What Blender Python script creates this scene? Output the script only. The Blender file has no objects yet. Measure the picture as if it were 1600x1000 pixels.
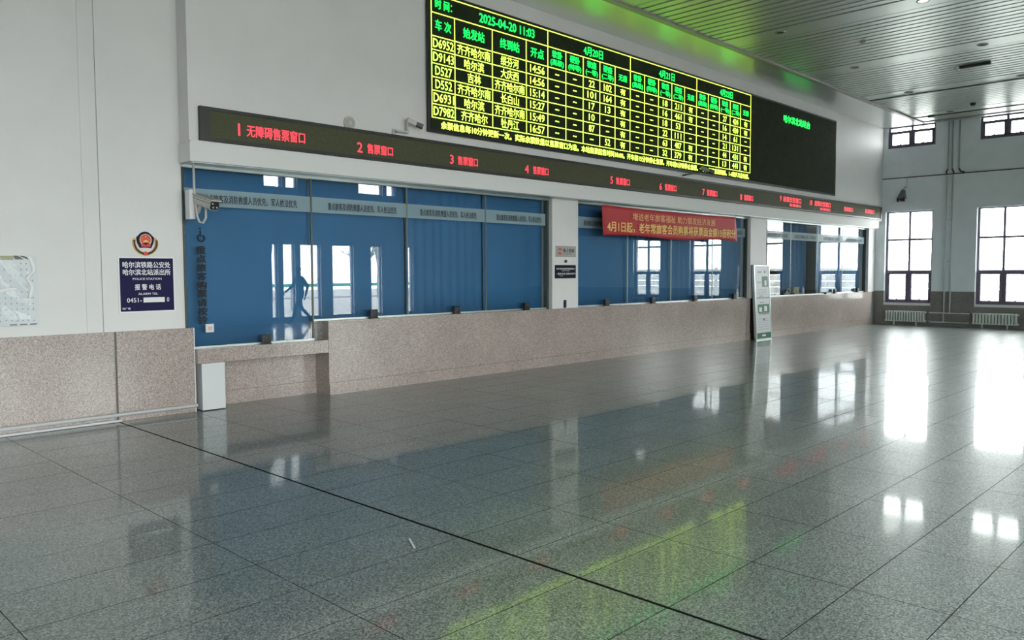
import bpy, math, random
import numpy as np
from mathutils import Matrix, Vector
random.seed(7)
S = bpy.context.scene
COL = S.collection

# ------------------------------------------------------------------ camera, sky, exposure
cam_d = bpy.data.cameras.new('camera'); cam = bpy.data.objects.new('camera', cam_d); COL.objects.link(cam)
F = 1253.0
def _ray(x, y): return np.array([x-800.0, -(y-500.0), -F])
ax = _ray(2020, 420); ax /= np.linalg.norm(ax)
ay = _ray(-491, 430.5); az = np.cross(ax, ay); az /= np.linalg.norm(az); ay = np.cross(az, ax)
CAMH = 1.65
M = Matrix([list(ax), list(ay), list(az)]).to_4x4()
M.translation = (0, 0, CAMH)
cam.matrix_world = M
cam_d.sensor_width = 36; cam_d.lens = F/1600*36; cam_d.clip_end = 500; cam_d.clip_start = 0.05
S.camera = cam

W = bpy.data.worlds.new('sky'); S.world = W; W.use_nodes = True
nt = W.node_tree; bg = nt.nodes['Background']
bg.inputs['Color'].default_value = (0.985, 0.985, 0.99, 1); bg.inputs['Strength'].default_value = 17.8
S.view_settings.view_transform = 'Standard'; S.view_settings.look = 'None'
S.view_settings.gamma = 1; S.view_settings.use_curve_mapping = False
S.view_settings.exposure = 0.0
cy_ = S.cycles
cy_.max_bounces = 10; cy_.diffuse_bounces = 5; cy_.glossy_bounces = 4; cy_.transparent_max_bounces = 12
cy_.caustics_reflective = False; cy_.caustics_refractive = False
cy_.sample_clamp_indirect = 25.0

# ------------------------------------------------------------------ helpers
class MB:
    def __init__(s): s.v = []; s.f = []
    def box(s, x0, x1, y0, y1, z0, z1):
        n = len(s.v)
        s.v += [(x0,y0,z0),(x1,y0,z0),(x1,y1,z0),(x0,y1,z0),(x0,y0,z1),(x1,y0,z1),(x1,y1,z1),(x0,y1,z1)]
        s.f += [tuple(n+i for i in q) for q in ((0,3,2,1),(4,5,6,7),(0,1,5,4),(1,2,6,5),(2,3,7,6),(3,0,4,7))]
        return s
    def tube(s, pts, r, n=10, cap=True):
        pts = [Vector(p) for p in pts]; rr = r if isinstance(r, (list, tuple)) else [r]*len(pts)
        base = len(s.v); prev = None
        for i, p in enumerate(pts):
            a = pts[max(i-1, 0)]; b = pts[min(i+1, len(pts)-1)]
            d = (b-a).normalized()
            u = (prev - d*prev.dot(d)) if prev is not None else d.orthogonal()
            if u.length < 1e-6: u = d.orthogonal()
            u.normalize(); prev = u; w = d.cross(u)
            for k in range(n):
                t = 2*math.pi*k/n
                s.v.append(tuple(p + (u*math.cos(t)+w*math.sin(t))*rr[i]))
        for i in range(len(pts)-1):
            for k in range(n):
                a = base+i*n+k; b = base+i*n+(k+1)%n
                s.f.append((a, b, b+n, a+n))
        if cap:
            s.f.append(tuple(base+k for k in reversed(range(n))))
            s.f.append(tuple(base+(len(pts)-1)*n+k for k in range(n)))
        return s
    def ball(s, c, r, n=12, m=8, sc=(1,1,1)):
        base = len(s.v)
        for i in range(m+1):
            th = math.pi*i/m
            for k in range(n):
                ph = 2*math.pi*k/n
                s.v.append((c[0]+r*sc[0]*math.sin(th)*math.cos(ph), c[1]+r*sc[1]*math.sin(th)*math.sin(ph), c[2]+r*sc[2]*math.cos(th)))
        for i in range(m):
            for k in range(n):
                a = base+i*n+k; b = base+i*n+(k+1)%n
                s.f.append((a, a+n, b+n, b))
        return s
    def poly(s, pts, y0, y1):
        """prism of an (x,z) outline between y0 and y1"""
        n = len(s.v); k = len(pts)
        s.v += [(p[0], y0, p[1]) for p in pts] + [(p[0], y1, p[1]) for p in pts]
        s.f.append(tuple(n+i for i in range(k))); s.f.append(tuple(n+k+i for i in reversed(range(k))))
        for i in range(k):
            j = (i+1) % k
            s.f.append((n+i, n+k+i, n+k+j, n+j))
        return s
    def raw(s, v, f):
        n = len(s.v); s.v += [tuple(p) for p in v]; s.f += [tuple(n+i for i in q) for q in f]; return s

def build(name, mb, mat, parent=None, smooth=False, bevel=0):
    o_ = Vector((0,0,0))
    if parent is not None:
        p = parent
        while p is not None: o_ = o_ + p.location; p = p.parent
    me = bpy.data.meshes.new(name)
    me.from_pydata([(v[0]-o_[0], v[1]-o_[1], v[2]-o_[2]) for v in mb.v], [], mb.f)
    me.materials.append(mat)
    if smooth:
        me.shade_smooth()
    me.update()
    o = bpy.data.objects.new(name, me); COL.objects.link(o)
    if parent is not None: o.parent = parent
    if bevel:
        b = o.modifiers.new('bevel', 'BEVEL'); b.width = bevel; b.segments = 2; b.limit_method = 'ANGLE'
    return o
def tag(o, label=None, cat=None, group=None, kind=None):
    if label: o['label'] = label
    if cat: o['category'] = cat
    if group: o['group'] = group
    if kind: o['kind'] = kind
    return o
def thing(name, label, cat, loc=(0,0,0), group=None):
    o = bpy.data.objects.new(name, None); COL.objects.link(o); o.location = loc; o.empty_display_size = .1
    return tag(o, label, cat, group)
def struct(name, mb, mat, label=None, cat=None, **k):
    o = build(name, mb, mat, **k); return tag(o, label, cat, kind='structure')
def sroot(name, label, cat=None, loc=(0,0,0)):
    o = bpy.data.objects.new(name, None); COL.objects.link(o); o.location = loc; o.empty_display_size = .1
    return tag(o, label, cat, kind='structure')
def dup(root, loc):
    r = root.copy(); COL.objects.link(r); r.location = loc
    for ch in list(root.children):
        c = ch.copy(); COL.objects.link(c); c.parent = r
        for g in ch.children:
            d = g.copy(); COL.objects.link(d); d.parent = c
    return r

# ------------------------------------------------------------------ materials
def mat(name, col, rough=.5, metal=0, spec=.5, var=0, vs=3, bump=0, bs=200, coat=0, bd=.002):
    m = bpy.data.materials.new(name); m.use_nodes = True; n = m.node_tree; b = n.nodes['Principled BSDF']
    b.inputs['Base Color'].default_value = (*col, 1); b.inputs['Roughness'].default_value = rough
    b.inputs['Metallic'].default_value = metal; b.inputs['Specular IOR Level'].default_value = spec
    b.inputs['Coat Weight'].default_value = coat
    geo = n.nodes.new('ShaderNodeNewGeometry')
    if var:
        t = n.nodes.new('ShaderNodeTexNoise'); t.inputs['Scale'].default_value = vs; t.inputs['Detail'].default_value = 4
        n.links.new(geo.outputs['Position'], t.inputs['Vector'])
        r = n.nodes.new('ShaderNodeMapRange'); r.inputs['To Min'].default_value = 1-var; r.inputs['To Max'].default_value = 1+var
        r.inputs['From Min'].default_value = .3; r.inputs['From Max'].default_value = .7
        n.links.new(t.outputs['Fac'], r.inputs['Value'])
        mx = n.nodes.new('ShaderNodeVectorMath'); mx.operation = 'SCALE'; mx.inputs[0].default_value = col
        n.links.new(r.outputs['Result'], mx.inputs['Scale']); n.links.new(mx.outputs['Vector'], b.inputs['Base Color'])
    if bump:
        t = n.nodes.new('ShaderNodeTexNoise'); t.inputs['Scale'].default_value = bs; t.inputs['Detail'].default_value = 2
        n.links.new(geo.outputs['Position'], t.inputs['Vector'])
        bp = n.nodes.new('ShaderNodeBump'); bp.inputs['Strength'].default_value = bump; bp.inputs['Distance'].default_value = bd
        n.links.new(t.outputs['Fac'], bp.inputs['Height']); n.links.new(bp.outputs['Normal'], b.inputs['Normal'])
    return m
def granite(name, cols, scale, rough, spec=.5, cloud=.12, bump=0):
    """speckled stone: a crystal pattern through a colour ramp, with soft clouding"""
    m = bpy.data.materials.new(name); m.use_nodes = True; n = m.node_tree; b = n.nodes['Principled BSDF']
    geo = n.nodes.new('ShaderNodeNewGeometry')
    v = n.nodes.new('ShaderNodeTexVoronoi'); v.inputs['Scale'].default_value = scale; v.inputs['Randomness'].default_value = 1
    n.links.new(geo.outputs['Position'], v.inputs['Vector'])
    sx = n.nodes.new('ShaderNodeSeparateColor'); n.links.new(v.outputs['Color'], sx.inputs['Color'])
    ns = n.nodes.new('ShaderNodeTexNoise'); ns.inputs['Scale'].default_value = scale*.45; ns.inputs['Detail'].default_value = 3
    n.links.new(geo.outputs['Position'], ns.inputs['Vector'])
    ad = n.nodes.new('ShaderNodeMath'); ad.operation = 'ADD'; n.links.new(sx.outputs['Red'], ad.inputs[0]); n.links.new(ns.outputs['Fac'], ad.inputs[1])
    hf = n.nodes.new('ShaderNodeMath'); hf.operation = 'MULTIPLY'; hf.inputs[1].default_value = .5; n.links.new(ad.outputs[0], hf.inputs[0])
    r = n.nodes.new('ShaderNodeValToRGB'); e = r.color_ramp.elements
    while len(e) < len(cols): e.new(.5)
    for k, (p, c) in enumerate(cols): e[k].position = p; e[k].color = (*c, 1)
    n.links.new(hf.outputs[0], r.inputs['Fac'])
    cl = n.nodes.new('ShaderNodeTexNoise'); cl.inputs['Scale'].default_value = 1.4; cl.inputs['Detail'].default_value = 5
    n.links.new(geo.outputs['Position'], cl.inputs['Vector'])
    mr = n.nodes.new('ShaderNodeMapRange'); mr.inputs['To Min'].default_value = 1-cloud; mr.inputs['To Max'].default_value = 1+cloud
    mr.inputs['From Min'].default_value = .3; mr.inputs['From Max'].default_value = .7
    n.links.new(cl.outputs['Fac'], mr.inputs['Value'])
    mx = n.nodes.new('ShaderNodeVectorMath'); mx.operation = 'SCALE'
    n.links.new(r.outputs['Color'], mx.inputs[0]); n.links.new(mr.outputs['Result'], mx.inputs['Scale'])
    n.links.new(mx.outputs['Vector'], b.inputs['Base Color'])
    b.inputs['Roughness'].default_value = rough; b.inputs['Specular IOR Level'].default_value = spec
    if bump:
        bn = n.nodes.new('ShaderNodeTexNoise'); bn.inputs['Scale'].default_value = 5; bn.inputs['Detail'].default_value = 2
        mp = n.nodes.new('ShaderNodeMapping'); mp.inputs['Scale'].default_value = (1, 3, 1)
        n.links.new(geo.outputs['Position'], mp.inputs['Vector']); n.links.new(mp.outputs['Vector'], bn.inputs['Vector'])
        bp = n.nodes.new('ShaderNodeBump'); bp.inputs['Strength'].default_value = bump; bp.inputs['Distance'].default_value = .002
        n.links.new(bn.outputs['Fac'], bp.inputs['Height']); n.links.new(bp.outputs['Normal'], b.inputs['Normal'])
    return m
def glass_mat(name, tint=(1,1,1), ior=1.62):
    m = bpy.data.materials.new(name); m.use_nodes = True; n = m.node_tree
    n.nodes.remove(n.nodes['Principled BSDF']); out = n.nodes['Material Output']
    tr = n.nodes.new('ShaderNodeBsdfTransparent'); tr.inputs['Color'].default_value = (*tint, 1)
    gl = n.nodes.new('ShaderNodeBsdfGlossy'); gl.inputs['Roughness'].default_value = 0; gl.inputs['Color'].default_value = (1,1,1,1)
    fr = n.nodes.new('ShaderNodeFresnel'); fr.inputs['IOR'].default_value = ior
    mx = n.nodes.new('ShaderNodeMixShader')
    gg = n.nodes.new('ShaderNodeNewGeometry'); iv = n.nodes.new('ShaderNodeMath'); iv.operation = 'SUBTRACT'; iv.inputs[0].default_value = 1
    mu = n.nodes.new('ShaderNodeMath'); mu.operation = 'MULTIPLY'
    n.links.new(gg.outputs['Backfacing'], iv.inputs[1]); n.links.new(iv.outputs[0], mu.inputs[0]); n.links.new(fr.outputs[0], mu.inputs[1])
    n.links.new(mu.outputs[0], mx.inputs[0]); n.links.new(tr.outputs[0], mx.inputs[1]); n.links.new(gl.outputs[0], mx.inputs[2])
    n.links.new(mx.outputs[0], out.inputs['Surface'])
    return m
def emit(name, col, st):
    m = bpy.data.materials.new(name); m.use_nodes = True; b = m.node_tree.nodes['Principled BSDF']
    b.inputs['Base Color'].default_value = (.01,.01,.01,1); b.inputs['Emission Color'].default_value = (*col,1)
    b.inputs['Emission Strength'].default_value = st
    return m

M_wall = mat('white wall paint', (.695,.685,.675), .55, var=.025, vs=2.0, bump=.05, bs=60)
M_fascia = mat('white fascia panel', (.72,.715,.70), .6, spec=.2)
M_shade = mat('painted ledge shade', (.05,.05,.048), .8)
M_far = mat('pale painted far wall', (.74,.81,.835), .6, var=.03)
M_gran = granite('pink grey granite', [(0,(.09,.07,.06)),(.34,(.24,.19,.17)),(.44,(.38,.315,.288)),(.62,(.465,.39,.36)),(.8,(.61,.53,.495))], 190, .16, .5, .08)
M_grand = granite('grey granite', [(0,(.05,.05,.05)),(.36,(.12,.115,.11)),(.5,(.20,.19,.18)),(.8,(.32,.31,.30))], 150, .25)
M_tile = granite('polished floor granite', [(0,(.034,.042,.039)),(.36,(.082,.103,.095)),(.46,(.172,.205,.195)),(.60,(.258,.298,.285)),(.78,(.435,.48,.465))], 140, .33, .42, .10, bump=.06)
_b = M_tile.node_tree.nodes['Principled BSDF']; _b.inputs['Coat Weight'].default_value = .55; _b.inputs['Coat Roughness'].default_value = .055
M_grout = mat('floor joint filler', (.014,.015,.014), .9, spec=.05)
M_slat = mat('white aluminium ceiling slat', (.55,.60,.57), .34, metal=.6, spec=.6)
M_panel = mat('satin ceiling panel', (.74,.76,.75), .31, metal=.85, spec=.6)
M_dark = mat('dark plenum', (.015,.016,.015), .8)
M_rim = mat('grey aluminium trim', (.33,.32,.31), .4, metal=.3)
M_alu = mat('aluminium rail', (.55,.60,.58), .3, metal=.7)
M_mull = mat('dark green glass edge', (.045,.06,.05), .25)
M_mull2 = mat('grey green glass edge', (.13,.17,.15), .25)
M_mull3 = mat('pale teal glass edge', (.26,.38,.36), .25)
M_frame = mat('plum grey window frame', (.15,.13,.185), .45)
M_glass = glass_mat('clear window pane', (.97,1,.99), 1.5)
M_tglass = glass_mat('ticket window pane', (.93,.97,.98), 1.72)
M_curt = mat('blue curtain cloth', (.043,.158,.325), .75, var=.06, vs=1.5, bump=.15, bs=500)
M_band = mat('frosted band', (.40,.55,.60), .6)
b_ = M_band.node_tree.nodes['Principled BSDF']; b_.inputs['Alpha'].default_value = .42
M_black = mat('black plastic', (.010,.010,.011), .35)
M_dgrey = mat('charcoal frame', (.022,.022,.02), .45)
M_led = mat('unlit display grid', (.078,.080,.045), .65, spec=.2, var=.12, vs=25, bump=.3, bs=400)
M_board = mat('dark display face', (.024,.032,.018), .75, spec=.08, var=.15, vs=8, bump=.3, bs=400)
M_ink = mat('dark lettering', (.004,.006,.010), .7)
M_navy = mat('navy blue sign face', (.014,.012,.06), .6, spec=.15)
M_white = mat('white sign lettering', (.78,.78,.78), .5)
M_wpl = mat('white plastic', (.66,.67,.68), .35)
M_cream = mat('cream camera housing', (.50,.49,.455), .35)
M_red = mat('red banner cloth', (.46,.022,.030), .6, var=.06, vs=6)
M_yel = mat('yellow banner lettering', (.92,.60,.16), .6)
M_gold = mat('gold emblem', (.72,.48,.20), .6)
M_reds = mat('red emblem', (.62,.05,.035), .45)
M_green = mat('green print', (.012,.13,.055), .5)
M_paper = mat('white poster print', (.62,.65,.66), .45)
M_silver = mat('brushed steel plate', (.36,.345,.325), .35, metal=.5)
M_rad = mat('white radiator enamel', (.56,.60,.57), .4)
E_yel = emit('lit yellow diodes', (.62,1,.085), 3.9)
E_yline = emit('lit yellow grid diodes', (.68,1,.09), 3.3)
E_grn = emit('lit green diodes', (.004,1,.10), 2.6)
E_red = emit('lit red diodes', (1,.05,.08), 1.7)
E_lamp = emit('lit lamp glass', (1,.96,.85), 14)

# ------------------------------------------------------------------ lettering
_tc = {}
def glyphs(s, off=0.0):
    key = (s, off)
    if key not in _tc:
        c = bpy.data.curves.new('t', 'FONT'); c.body = s; c.resolution_u = 2
        o = bpy.data.objects.new('t', c); COL.objects.link(o)
        dg = bpy.context.evaluated_depsgraph_get(); dg.update()
        me = bpy.data.meshes.new_from_object(o.evaluated_get(dg))
        v = np.array([p.co[:2] for p in me.vertices]) if len(me.vertices) else np.zeros((0,2))
        f = [tuple(p.vertices) for p in me.polygons]
        bpy.data.objects.remove(o); bpy.data.curves.remove(c); bpy.data.meshes.remove(me)
        _tc[key] = (v, f)
    return _tc[key]
def text(mb, s, x0, x1, z0, z1, y, off=0.0, fit=True):
    """fit the lettering s into a rectangle on the plane Y=y, reading towards +X"""
    v, f = glyphs(s, off)
    if not len(v): return
    a = v.min(0); b = v.max(0); w = b-a
    if fit: sx = (x1-x0)/w[0]; sz = (z1-z0)/w[1]
    else: sx = sz = (z1-z0)/w[1]
    cx = (x0+x1)/2 - sx*(a[0]+b[0])/2; cz = (z0+z1)/2 - sz*(a[1]+b[1])/2
    e = off*.75*min(sx, sz)   # heavier strokes: overlaid copies, slightly shifted
    for dx, dz, dy in (((0, 0, 0),) if off < .011 else ((-e, e*.5, 0), (e, e*.5, -.0003), (0, -e*.8, -.0006))):
        mb.raw([(cx+dx+p[0]*sx, y+dy, cz+dz+p[1]*sz) for p in v], f)

# ------------------------------------------------------------------ room shell
X0, X1, YB, YL, CZ = -7.0, 25.7, -5.2, 9.28, 5.98
# floor: slab, tiles as parts
fl = struct('floor', MB().box(X0-.3, X1+.3, YB-.3, 9.7, -.25, -.003), M_grout, 'polished speckled dark grey granite tile floor', 'floor')
xs = [-7.0, -6.1, -5.0, -3.8, -2.6, -1.4, -.2, 1.0, 2.18, 3.29]
while xs[-1] < X1-.5: xs.append(xs[-1]+.862)
xs[-1] = X1
ys = [YB+.0]
while ys[-1] < .2: ys.append(ys[-1]+.513)
ys[-1] = .62
ys += [1.11, 1.58, 2.14, 2.70, 3.18, 3.66, 4.15, 4.68, 5.19, 5.69, 6.2, 6.72, 7.25, 7.78, 8.3, 8.82, 9.60]
cells = []
for i in range(len(xs)-1):
    for j in range(len(ys)-1):
        g = .0019; a, b, c, d = xs[i]+g, xs[i+1]-g, ys[j]+g, ys[j+1]-g
        if abs(xs[i]-3.29) < .01: a += .009
        if abs(xs[i+1]-3.29) < .01: b -= .009
        mx_, my_ = (a+b)/2, (c+d)/2
        p = Vector((mx_, my_, -CAMH)); dep = p.dot(Vector((-M[0][2], -M[1][2], -M[2][2])))
        u = p.dot(Vector((M[0][0], M[1][0], M[2][0])))/max(dep, .01)*F
        w = -p.dot(Vector((M[0][1], M[1][1], M[2][1])))/max(dep, .01)*F
        vis = dep > .5 and abs(u) < 860 and w < 620
        cells.append((p.length if vis else 1e3+p.length, a, b, c, d))
cells.sort()
unit = bpy.data.meshes.new('tile')
k = .0
tv = [(-.5,-.5,-1),(.5,-.5,-1),(.5,.5,-1),(-.5,.5,-1),(-.5,-.5,-.2),(.5,-.5,-.2),(.5,.5,-.2),(-.5,.5,-.2),(-.4995,-.499,0),(.4995,-.499,0),(.4995,.499,0),(-.4995,.499,0)]
tf = [(8,9,10,11),(4,5,9,8),(5,6,10,9),(6,7,11,10),(7,4,8,11),(0,1,5,4),(1,2,6,5),(2,3,7,6),(3,0,4,7)]
unit.from_pydata(tv, [], tf); unit.materials.append(M_tile); unit.materials.append(M_grout); unit.update()
for p_ in unit.polygons: p_.material_index = 0 if p_.normal.z > .9 else 1
for n_, (dd, a, b, c, d) in enumerate(cells[:295]):
    o = bpy.data.objects.new('floor_tile', unit); COL.objects.link(o); o.parent = fl
    o.location = ((a+b)/2, (c+d)/2, random.uniform(-.0003, .0003)); o.scale = (b-a, d-c, .0028)
rest = MB()
for dd, a, b, c, d in cells[295:]: rest.box(a, b, c, d, -.0028, 0)
o = tag(build('floor_tiles', rest, M_tile, fl), kind='stuff'); o.data.materials.append(M_grout)
for p_ in o.data.polygons: p_.material_index = 0 if p_.normal.z > .9 else 1

# left (ticket side) wall, west panel with joints
wl = sroot('wall_left', 'white painted wall on the ticket counter side', 'wall')
W1 = MB().box(X0, 3.018, 9.38, 9.6, 1.0, 6.4)
build('wall_panel', W1, M_wall, wl)
build('wall_panel', MB().box(3.020, 3.176, 9.38, 9.6, 1.0, 6.4), M_wall, wl)
build('wall_panel', MB().box(3.190, 4.10, 9.38, 9.6, 1.0, 6.4), M_wall, wl, bevel=.004)
build('wall_core', MB().box(X0, 4.098, 9.40, 9.75, 0, 6.4), M_wall, wl)
# bulkhead above the windows
wb = sroot('wall_upper', 'white bulkhead wall above the ticket windows carrying the displays', 'wall')
build('bulkhead', MB().box(4.09, X1, 9.12, 9.75, 3.16, 6.4), M_wall, wb)
ws = sroot('trim_5', 'white fascia band under the LED strip with slatted soffit', 'fascia')
build('fascia', MB().box(4.075, 25.35, 9.075, 9.42, 2.935, 3.155), M_fascia, ws, bevel=.006)
build('fascia_cap', MB().box(4.09, 25.6, 9.085, 9.12, 3.155, 3.175), M_fascia, ws)
for k, y in enumerate((9.11, 9.155, 9.20, 9.245, 9.29, 9.335)):
    build('soffit_slat', MB().box(4.11, 25.2, y, y+.036, 2.925, 2.935), M_alu, ws)
# pillars
def pillar(a, b, lab):
    o = struct('trim_%d' % pillar.n, MB().box(a, b, 9.28, 9.62, 1.0, 2.935), M_wall, lab, 'pillar', bevel=.005); pillar.n += 1
pillar.n = 1
pillar(10.56, 11.27, 'white pillar between the first two ticket window bays')
pillar(17.70, 18.50, 'white pillar behind the poster stand')
pillar(25.13, 25.70, 'white pillar at the far end of the ticket windows')
# upright granite dado panels left of the counters
wd = sroot('trim_4', 'speckled pink grey granite dado on the left wall', 'dado')
build('granite_panel', MB().box(X0, 1.2, 9.34, 9.40, 0, 1.005), M_gran, wd, bevel=.003)
build('granite_panel', MB().box(1.203, 3.275, 9.34, 9.40, 0, 1.005), M_gran, wd, bevel=.003)
build('granite_panel', MB().box(3.303, 4.175, 9.34, 9.40, 0, 1.005), M_gran, wd, bevel=.003)
build('panel_edge', MB().box(4.175, 4.187, 9.335, 9.40, 0, 1.005), M_wpl, wd)

# other walls
struct('wall_near', MB().box(X0-.3, X0, YB-.3, 9.7, 0, 6.4), M_wall, 'plain end wall behind the camera', 'wall')
def wall_with_holes(name, lab, u0, u1, z0, z1, holes, mk, m):
    """wall slabs around rectangular openings; mk(u0,u1,z0,z1) adds a slab"""
    us = sorted({u0, u1, *[h[0] for h in holes], *[h[1] for h in holes]})
    b = MB()
    for a, c in zip(us, us[1:]):
        zz = sorted([(h[2], h[3]) for h in holes if h[0] < (a+c)/2 < h[1]])
        cur = z0
        for p, q in zz:
            if p > cur+1e-4: mk(b, a, c, cur, p)
            cur = q
        if cur < z1-1e-4: mk(b, a, c, cur, z1)
    return struct(name, b, m, lab, 'wall')
FW = [(7.66,9.0),(5.16,6.5),(2.93,4.2),(.40,1.65)]
fh = [(a, b, .67, 3.43) for a, b in FW] + [(a, b, 5.34, 5.98) for a, b in FW]
wf = wall_with_holes('wall_far', 'pale grey end wall with tall windows', YB-.3, 9.7, 0, 6.4, fh, lambda b, a, c, p, q: b.box(X1+.03, X1+.33, a, c, p, q), M_far)
# lower leaf of the far wall stands proud below a ledge
b = MB()
for a, c, p, q in [(9.0, 9.28, 1.03, 4.42), (YB, FW[-1][0], 1.03, 4.42)] + [(FW[i+1][1], FW[i][0], 1.03, 4.42) for i in range(len(FW)-1)] + [(x, y, 3.43, 4.42) for x, y in FW]:
    b.box(X1-.02, X1+.03, a, c, p, q)
build('wall_leaf', b, M_far, wf)
build('ledge_shade_strip', MB().box(X1-.01, X1+.03, YB, 9.28, 4.42, 4.45), M_shade, wf)  # solid dark strip, paints the shadow line above the ledge
b = MB()
for a, c, p, q in [(9.0, 9.28, 0, 1.03), (YB, FW[-1][0], 0, 1.03)] + [(FW[i+1][1], FW[i][0], 0, 1.03) for i in range(len(FW)-1)] + [(x, y, 0, .60) for x, y in FW]:
    b.box(X1-.05, X1+.03, a, c, p, q)
tag(build('granite_dado', b, M_grand, wf), 'grey speckled granite dado')
b = MB()
for x, y in FW: b.box(X1-.04, X1+.25, x-.02, y+.02, .60, .67)
build('window_sill', b, M_wpl, wf)

# back wall behind the camera: doors and clerestories seen only as reflections, plus added windows
BD = [(13.4,13.63),(13.82,14.27),(14.47,15.26),(15.73,16.61),(17.36,17.84),(19.0,19.3)]
BW = [(-6,-4.2),(-3.4,-1.6),(-.8,1.0),(1.8,3.6),(4.4,6.2),(7.0,8.8)]  # unseen windows, added to light the hall
BC = [(13.18,13.83),(13.97,14.40),(16.86,17.93),(18.1,18.5)]
bh = [(a, b, .12, 2.64) for a, b in BD] + [(a, b, .7, 3.4) for a, b in BW] + [(a, b, 4.45, 5.4) for a, b in BW+BC]
wall_with_holes('wall_back', 'entrance wall behind the camera', X0-.3, X1+.3, 0, 6.4, bh, lambda b, a, c, p, q: b.box(a, c, YB-.25, YB, p, q), M_wall)

# windows ------------------------------------------------------------------
def far_window(n, a, c, upper):
    f0, f1 = X1+.10, X1+.17
    lab = ('high clerestory window in the end wall, ' if upper else 'tall six pane window in the end wall, ')
    which = ['beside the ticket counter corner', 'second from the corner', 'third from the corner', 'fourth from the corner', 'fifth from the corner', 'sixth from the corner'][n]
    idx = n+1+(6 if upper else 0)
    r = sroot('window_%d' % idx, lab+which, 'window', (f0, (a+c)/2, 5.34 if upper else .67))
    m = (a+c)/2; t = .06
    z0, z1 = (5.34, 5.98) if upper else (.67, 3.43)
    build('window_frame', MB().box(f0, f1, a, a+t, z0, z1).box(f0, f1, c-t, c, z0, z1).box(f0, f1, a+t, c-t, z0, z0+t).box(f0, f1, a+t, c-t, z1-t*.6, z1), M_frame, r)
    zs = [z0+t, 5.82, z1-t*.6] if upper else [z0+t, 1.60, 2.58, z1-t*.6]
    build('mullion', MB().box(f0, f1, m-.03, m+.03, z0+t, z1-t*.6), M_frame, r)
    for k, z in enumerate(zs[1:-1]):
        h = .05 if k == 0 and not upper else .03
        build('transom', MB().box(f0-.002, f1, a+t, c-t, z-h, z+h), M_frame, r)
    # opening sashes in the lowest row
    for s in (0, 1):
        y0, y1 = (a+t, m-.03) if s == 0 else (m+.03, c-t)
        zt = zs[1]-(.03 if upper else .05)
        build('sash', MB().box(f0-.02, f1-.01, y0, y0+.055, zs[0], zt).box(f0-.02, f1-.01, y1-.055, y1, zs[0], zt).box(f0-.02, f1-.01, y0, y1, zs[0], zs[0]+.045).box(f0-.02, f1-.01, y0, y1, zt-.02, zt), M_frame, r)
        ym = (y0+y1)/2
        build('handle', MB().box(f0-.045, f0-.02, ym-.06, ym+.06, zs[0]+.02, zs[0]+.045).ball((f0-.035, ym, zs[0]+.05), .025, 8, 6), M_frame, r)
    for k in range(len(zs)-1):
        for y0, y1 in ((a+t, m-.03), (m+.03, c-t)):
            build('pane', MB().box(f0+.03, f0+.032, y0, y1, zs[k], zs[k+1]), M_glass, r)
for i, (a, c) in enumerate(FW):
    far_window(i, a, c, False); far_window(i, a, c, True)
for i, (a, c) in enumerate(BD):
    r = sroot('door_%d' % (i+1), 'glazed entrance door leaf behind the camera, seen mirrored in the ticket glass', 'door', ((a+c)/2, YB-.12, 0))
    t = .03
    build('door_frame', MB().box(a, a+t, YB-.16, YB-.08, .12, 2.64).box(c-t, c, YB-.16, YB-.08, .12, 2.64).box(a+t, c-t, YB-.16, YB-.08, .12, .18).box(a+t, c-t, YB-.16, YB-.08, 2.60, 2.64), M_frame, r)
    build('pane', MB().box(a+t, c-t, YB-.13, YB-.127, .18, 2.60), M_glass, r)
k = 13
for a, c, z0, z1 in [(a, c, .7, 3.4) for a, c in BW] + [(a, c, 4.45, 5.4) for a, c in BW+BC]:
    r = sroot('window_%d' % k, 'window behind the camera, from the mirrored clerestories and the windows added for daylight', 'window', ((a+c)/2, YB-.12, z0)); k += 1
    t = .04; m = (a+c)/2
    build('window_frame', MB().box(a, a+t, YB-.16, YB-.08, z0, z1).box(c-t, c, YB-.16, YB-.08, z0, z1).box(a+t, c-t, YB-.16, YB-.08, z0, z0+t).box(a+t, c-t, YB-.16, YB-.08, z1-t, z1), M_frame, r)
    build('pane', MB().box(a+t, c-t, YB-.13, YB-.127, z0+t, z1-t), M_glass, r)

# portals guide daylight sampling through the openings (they add no light)
def portal(loc, sx, sy, rot):
    l = bpy.data.lights.new('window_portal', 'AREA'); l.shape = 'RECTANGLE'; l.size = sx; l.size_y = sy; l.cycles.is_portal = True
    o = bpy.data.objects.new('window_portal', l); COL.objects.link(o); o.location = loc; o.rotation_euler = rot
for a, c in FW:
    portal((X1+.22, (a+c)/2, 2.05), 2.76, c-a, (0, math.radians(90), 0))
    portal((X1+.22, (a+c)/2, 5.66), .64, c-a, (0, math.radians(90), 0))
for a, c in BW: portal(((a+c)/2, YB-.2, 2.05), c-a, 2.7, (math.radians(90), 0, 0))
for a, c in BW+BC: portal(((a+c)/2, YB-.2, 4.92), c-a, .95, (math.radians(90), 0, 0))
for a, c in BD: portal(((a+c)/2, YB-.2, 1.38), c-a, 2.5, (math.radians(90), 0, 0))

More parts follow.
